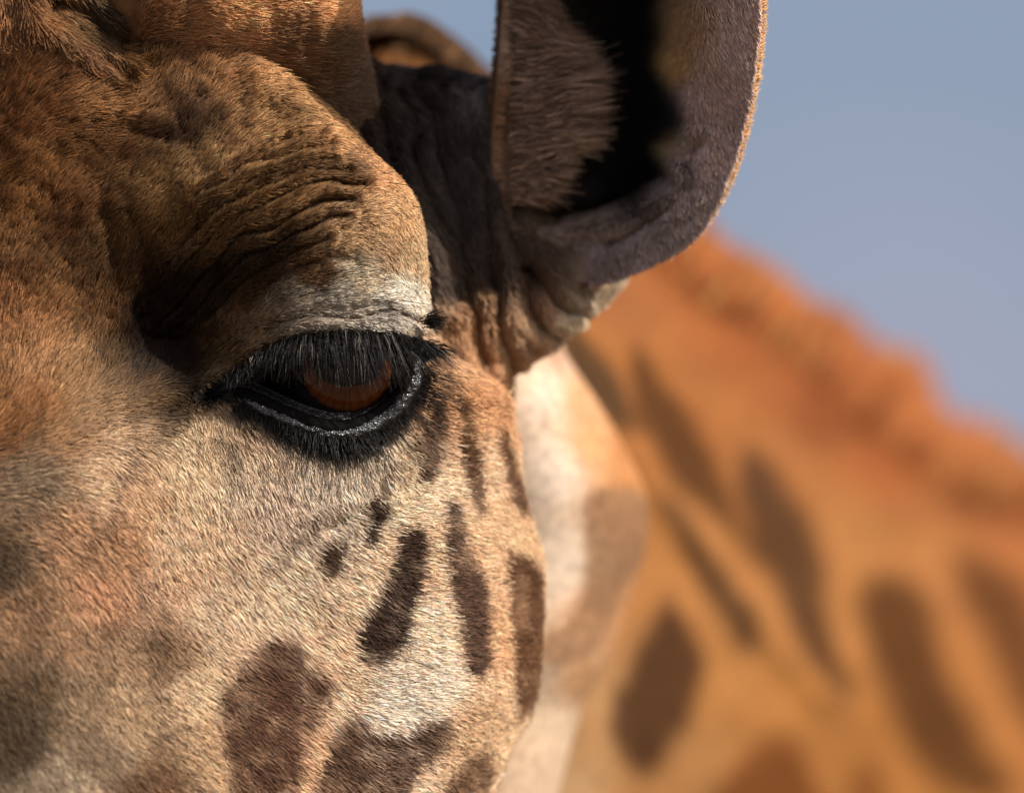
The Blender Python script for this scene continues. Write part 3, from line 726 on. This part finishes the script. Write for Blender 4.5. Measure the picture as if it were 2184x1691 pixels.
def lash_set(name, roots, tips, fwd, sag, r0, col, K=6, parent_=None):
    """roots,tips (n,2) design coords; fwd = bulge towards the camera"""
    n = len(roots); d0 = face_depth(roots[:, 0], roots[:, 1], False)
    pts = np.empty((n, K, 3))
    for k in range(K):
        t = k / (K - 1)
        uv = roots + (tips - roots) * (t ** sag)[:, None] if np.ndim(sag) else roots + (tips - roots) * t
        bow = np.sin(t * np.pi * .55)
        uv = uv + 0
        pts[:, k] = P(uv[:, 0], uv[:, 1], d0 - 4 - fwd * bow)
    # bend: blend start direction
    rad = r0[:, None] * np.linspace(1, .15, K)[None]
    return make_curves(name, pts, rad, col, MAT_LASH, parent_)
def build_lashes():
    # upper: rooted along the lid edge, leaning into clumps, very mixed lengths
    n = 1250
    tab = np.array([(480,812,-10,26),(505,796,-8,36),(540,768,-10,48),(590,738,-10,72),(640,724,-4,86),(700,716,10,100),(760,716,20,108),(820,719,34,100),(870,726,58,70),(905,738,66,44),(930,748,54,12)], float)
    s = rng.random(n) ** .9; xs = 485 + s * 445
    ry = np.interp(xs, tab[:, 0], tab[:, 1]) + rng.normal(-3, 6, n)
    cx = np.round(xs / 11 + rng.normal(0, .5, n)) * 11 + 3 * np.sin(xs)
    du = np.interp(xs, tab[:, 0], tab[:, 2]) + rng.normal(0, 5, n) + (cx - xs) * .75; dv = np.interp(xs, tab[:, 0], tab[:, 3])
    sc = .3 + .9 * rng.random(n) ** .8
    K = 8; pts = np.empty((n, K, 3)); d0 = np.minimum(face_depth(xs, ry, False), 10); wv = rng.normal(0, 4, n); fw = 26 + 26 * rng.random(n)
    for k in range(K):
        t = k / (K - 1)
        uu = xs + du * sc * (.7 * t + .3 * t * t) + wv * np.sin(t * 3)
        vv = ry + dv * sc * (.7 * t + .3 * t * t) - 4 * np.sin(np.pi * t)
        pts[:, k] = P(uu, vv, d0 - 6 - fw * np.sin(t * 1.9))
    rad = (S * (.7 + .6 * rng.random(n)))[:, None] * np.linspace(1, .15, K)[None]
    base = np.array([.012, .010, .009]); col = base * np.exp(rng.normal(0, .5, n))[:, None]
    pale = rng.random(n) < .10; col[pale] = np.array([.15, .13, .11]) * (.4 + rng.random((pale.sum(), 1)))
    make_curves('upper_eyelashes', pts, rad, col, MAT_LASH)
    # lower
    n = 900; pl = smooth_poly(LOL, 30, False); tg = np.gradient(pl, axis=0); tg /= np.linalg.norm(tg, axis=1)[:, None]
    nm = np.stack([tg[:, 1], -tg[:, 0]], -1) * -1
    i = rng.integers(40, len(pl) - 20, n); off = 26 + 24 * rng.random(n)
    rt = pl[i] + nm[i] * off[:, None]
    L = (14 + 26 * rng.random(n) ** 2) ; lng = rng.random(n) < .13; L[lng] = 45 + 65 * rng.random(lng.sum())
    side = sstep(600, 800, pl[i, 0])
    L = L * (.6 + .6 * side)
    dr = nm[i] + np.stack([.25 * np.ones(n), .15 * np.ones(n)], -1) + rng.normal(0, .18, (n, 2)); dr /= np.linalg.norm(dr, axis=1)[:, None]
    tp = rt + dr * L[:, None]
    col = np.array([.02, .017, .015]) * np.exp(rng.normal(0, .4, n))[:, None]
    lash_set('lower_eyelashes', rt, tp, 10 + 8 * rng.random(n), 1, S * (.9 + .4 * rng.random(n)), col)
    # long single brow whiskers and the black tuft
    W = [((650,500),(875,325)),((640,560),(780,500)),((700,585),(810,560)),((600,640),(760,600)),((830,390),(905,400)),((850,640),(930,652)),((560,640),(700,590)),((680,470),(800,400)),
         ((900,684),(952,690)),((905,690),(930,670)),((898,690),(955,700)),((895,680),(925,662)),((905,675),(948,682)),((890,690),(910,668)),((900,700),(935,690)),((480,930),(450,960)),((470,940),(430,930)),((860,1400),(960,1440)),
         ((880,440),(925,445)),((820,640),(880,655))]
    rt = np.array([a for a, b in W], float); tp = np.array([b for a, b in W], float)
    lash_set('whiskers', rt, tp, np.full(len(W), 26.), 1, np.full(len(W), S * 1.1), np.tile([.03, .02, .015], (len(W), 1)))
    n = 130; a = rng.normal(0, 1, (n, 2)) * [6, 6] + [915, 684]
    tp = a + np.stack([12 + 26 * rng.random(n), -14 + 26 * rng.random(n)], -1)
    lash_set('black_tuft', a, tp, np.full(n, 12.), 1, S * (1 + .5 * rng.random(n)), np.tile([.015, .012, .01], (n, 1)))
build_lashes()

# ------------------------------------------------------------------ ear
EAR_OUT = smooth_poly([(1300,-860),(1190,-690),(1110,-410),(1083,-100),(1072,50),(1060,200),(1050,330),(1066,450),(1104,530),(1160,586),(1230,604),(1300,592),(1370,565),(1440,530),(1500,472),(1545,392),(1576,300),(1598,200),
   (1612,100),(1618,0),(1635,-150),(1655,-390),(1690,-620),(1655,-750),(1500,-840)], 16)  # upper half, out of frame, is shaped to throw a shadow on temple and horn
EAR_RIM = TPS([(1072,50,330),(1060,200,335),(1066,430,350),(1160,590,370),(1230,604,360),(1300,592,325),(1440,530,250),(1545,390,190),(1607,200,110),(1622,100,60),(1633,0,5),(1650,-150,-60),(1660,-400,-200),(1610,-750,-420),(1360,-1150,-500),(1210,-850,-60),(1110,-420,200)])  # unseen top leans forward to shade the temple and horn
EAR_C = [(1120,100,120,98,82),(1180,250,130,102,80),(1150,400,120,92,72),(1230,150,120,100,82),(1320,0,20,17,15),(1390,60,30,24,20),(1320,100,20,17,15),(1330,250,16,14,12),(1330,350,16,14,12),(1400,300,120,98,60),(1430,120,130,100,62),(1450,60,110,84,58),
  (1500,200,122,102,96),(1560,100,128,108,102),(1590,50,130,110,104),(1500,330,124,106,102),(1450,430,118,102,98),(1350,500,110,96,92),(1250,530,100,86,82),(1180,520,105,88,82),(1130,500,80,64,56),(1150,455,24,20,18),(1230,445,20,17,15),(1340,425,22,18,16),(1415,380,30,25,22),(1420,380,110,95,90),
  (1090,250,92,66,48),(1250,300,20,17,16),(1400,180,28,24,22),(1420,230,30,26,24),(1300,410,26,22,20),(1200,440,30,25,22),(1390,360,26,22,20),(1300,470,112,98,90),(1250,500,104,88,82),(1380,400,50,42,36),(1200,420,45,36,30)]  # near-black entries take in the shade of the ear hollow
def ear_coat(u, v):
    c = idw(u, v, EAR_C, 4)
    return polymix(c, u, v, [([(1120,-300),(1400,-300),(1392,60),(1402,140),(1440,215),(1455,255),(1432,272),(1412,290),(1410,310),(1425,335),(1420,370),(1378,405),(1290,430),(1200,452),(1108,458),(1112,440),(1180,420),(1190,200)], (13, 11, 10), .97, 26)], 16)  # black skin of the hollow, with its shade painted into the colour
def ear():
    n = len(EAR_OUT); m = 70
    ax = np.stack([np.full(n, 1375.0) - 10 * 0, np.clip(EAR_OUT[:, 1] * .8, -800, 300)], -1)
    r = np.linspace(0, 1, m)[:, None]
    U = EAR_OUT[None, :, 0] * (1 - r) + ax[None, :, 0] * r; V = EAR_OUT[None, :, 1] * (1 - r) + ax[None, :, 1] * r
    rim = EAR_RIM(EAR_OUT[:, 0], EAR_OUT[:, 1])[None]
    left = sstep(1250, 1100, EAR_OUT[None, :, 0]) * np.ones_like(r)
    prof_r = 40 * r + 400 * sstep(.30, .95, r); prof_l = 30 * sstep(0, .1, r) + 70 * r + 440 * sstep(.45, .95, r)
    dax = 610 + np.clip(ax[None, :, 1], -800, 0) * .45
    qr = .16 * r + .84 * sstep(.42, 1.0, r); ql = .08 * sstep(0, .1, r) + .14 * r + .78 * sstep(.45, 1.0, r)
    q = qr * (1 - left) + ql * left
    D = rim * (1 - q) + dax * q
    # cartilage ridges of the inner ear
    D = D + wrinkle(U, V, [([(1300,520),(1400,455),(1470,390),(1500,320)], 12, 16), ([(1105,450),(1180,462),(1260,445),(1340,425),(1410,385)], 45, 20), ([(1120,120),(1115,250),(1125,360),(1140,430)], 26, 14)]) * sstep(0, .06, r)
    D = D + (fbm(U * .008, V * .008, 3, 2) - .5) * 14 * sstep(0, .1, r)
    th = 16
    Uo = U + (EAR_OUT[None, :, 0] - U[-1].mean()) * .0; Vo = V; Do = D + th + 26 * sstep(0, .12, r)
    # swollen rim, three rings rolling from the inner to the outer sheet
    cen = np.array([1360., -100.]); dv = EAR_OUT - cen; tg = np.roll(EAR_OUT, -1, 0) - np.roll(EAR_OUT, 1, 0); nr = np.stack([tg[:, 1], -tg[:, 0]], -1); nr /= np.linalg.norm(nr, axis=1)[:, None]
    nr *= np.sign((nr * dv).sum(1))[:, None]
    ringU, ringV, ringD = [], [], []
    for a in np.linspace(.2, .8, 5):
        o = 9 * math.sin(a * math.pi); ringU.append(EAR_OUT[:, 0] + nr[:, 0] * o); ringV.append(EAR_OUT[:, 1] + nr[:, 1] * o); ringD.append(rim[0] + th * a * 1.6)
    Ug = np.vstack([U[::-1], ringU, Uo]); Vg = np.vstack([V[::-1], ringV, Vo]); Dg = np.vstack([D[::-1], ringD, Do + 10])
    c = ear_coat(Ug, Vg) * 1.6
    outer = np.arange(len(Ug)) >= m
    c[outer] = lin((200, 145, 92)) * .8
    c[outer & True] = np.where((Ug[outer] < 1300)[..., None], lin((118, 92, 70)) * .7, c[outer])  # shade on the ear's left outer side painted as darker brown
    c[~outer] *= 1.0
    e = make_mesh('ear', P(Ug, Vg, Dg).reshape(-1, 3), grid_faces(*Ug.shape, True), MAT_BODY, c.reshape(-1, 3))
    Gi = (Ug[:m], Vg[:m], Dg[:m]); Go = (Ug[m+1:], Vg[m+1:], Dg[m+1:])
    # short fuzz on the inside
    X, N, u, v = sample(Gi, 90000, (1040, 1660, -60, 620)); n = len(X)
    th_ = np.where(u < 1250, 0.0, np.arctan2(-(1.0), .45)) ; th_ = th_ + (fbm(u * .02, v * .02, 1) - .5)
    pts, rad = strands(X, N, th_, S * (16 + 12 * rng.random(n)), .5, S * (1.3 + .6 * rng.random(n)))
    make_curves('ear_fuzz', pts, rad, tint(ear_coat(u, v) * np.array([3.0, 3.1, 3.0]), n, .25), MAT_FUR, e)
    # long pale hair reaching over the opening from the front flap
    n = 8000
    sv = -90 + 525 * rng.random(n)
    lim = np.interp(sv, [-90, 0, 60, 120, 200, 290, 350, 400, 440], [1150, 1195, 1240, 1268, 1290, 1288, 1262, 1215, 1140])
    su = 1082 + (lim - 1112) * rng.random(n) * .72
    cl = vnoise(su * .02, sv * .06, 2)
    L = np.maximum(18, (lim - su) * (.35 + .75 * rng.random(n)) * (.78 + .5 * cl))
    an = np.radians(2 - 26 * sstep(120, -60, sv) + 10 * sstep(150, 300, sv) - 12 * sstep(330, 430, sv) + 34 * (vnoise(su * .012, sv * .03, 4) - .5)) + rng.normal(0, .10, n)
    K = 6; pts = np.empty((n, K, 3)); d0 = EAR_RIM(su, sv) - 6 + 46 * rng.random(n)
    cs_ = np.round(sv / 19 + .5 * np.sin(su * .11)) * 19
    for k in range(K):
        t = k / (K - 1); svk = sv + (cs_ - sv) * .6 * t
        pts[:, k] = P(su + np.cos(an) * L * t, svk - np.sin(an) * L * t + 7 * t * t, d0 - 14 * math.sin(t * 2.5) + 36 * t * t)
    rad = (S * (.9 + .6 * rng.random(n)))[:, None] * np.linspace(1, .15, K)[None]
    make_curves('ear_hair', pts, rad, tint(np.tile(lin((165, 138, 116)), (n, 1)), n, .4), MAT_FUR, e)
    # back of the ear: warm fur that catches the sun round the rim
    i = rng.integers(0, len(EAR_OUT), 30000); n = len(i); o = rng.random(n) ** 1.3
    ru = EAR_OUT[i, 0] + nr[i, 0] * 4 * (1 - o); rv = EAR_OUT[i, 1] + nr[i, 1] * 4; rd = rim[0][i] + 10 + 40 * o
    up = np.stack([nr[i, 0] * .8 + .1, nr[i, 1] * .8 - .5], -1) + rng.normal(0, .2, (n, 2))
    L = 8 + 9 * rng.random(n); K = 3; pts = np.empty((n, K, 3))
    for k in range(K):
        t = k / 2; pts[:, k] = P(ru + up[:, 0] * L * t, rv + up[:, 1] * L * t, rd + 8 * t)
    rad = (S * (1.2 + .5 * rng.random(n)))[:, None] * np.linspace(1, .25, K)[None]
    make_curves('ear_rim_fur', pts, rad, tint(np.where((ru < 1150)[:, None], lin((120, 95, 72)), lin((214, 165, 112))) * .85, n), MAT_FUR, e)  # left strands darkened to match the shade painted on that side
ear()

# ------------------------------------------------------------------ mane along the top of the neck
def mane():
    n = 34000; us = 700 + 1650 * rng.random(n)
    T = spl(us, NECKC, 1); F = spl(us, NECKC, 3); H = spl(us, NECKC, 4)
    cl = vnoise(us / 62.0, us * 0, 3)
    clump = np.floor(us / 70.0); ph = us / 70.0 - clump
    scl = sstep(1100, 1500, us)
    L = (30 + 18 * rng.random(n)) * (1 + 1.6 * scl * 1.6 * (.3 + .7 * cl))
    a = np.radians(58 + 20 * (vnoise(us / 90.0, us * 0 + 4, 1) - .5)) + rng.normal(0, .14, n) - .5 * (ph - .5)
    depth = F + H / 2 + rng.normal(0, .12, n) * H
    K = 5; pts = np.empty((n, K, 3)); r0 = T + 10 + 70 * rng.random(n) * scl
    for k in range(K):
        t = k / (K - 1); pts[:, k] = P(us + np.cos(a) * L * t + 8 * t * t, r0 - np.sin(a) * L * t, depth)
    rad = (S * (2.6 + 1.5 * rng.random(n)))[:, None] * np.linspace(1, .3, K)[None]
    make_curves('mane', pts, rad, tint(np.where((us < 1080)[:, None], lin((135, 100, 70)) * .6, lin((202, 126, 74))), n, .5), MAT_FUR)
mane()
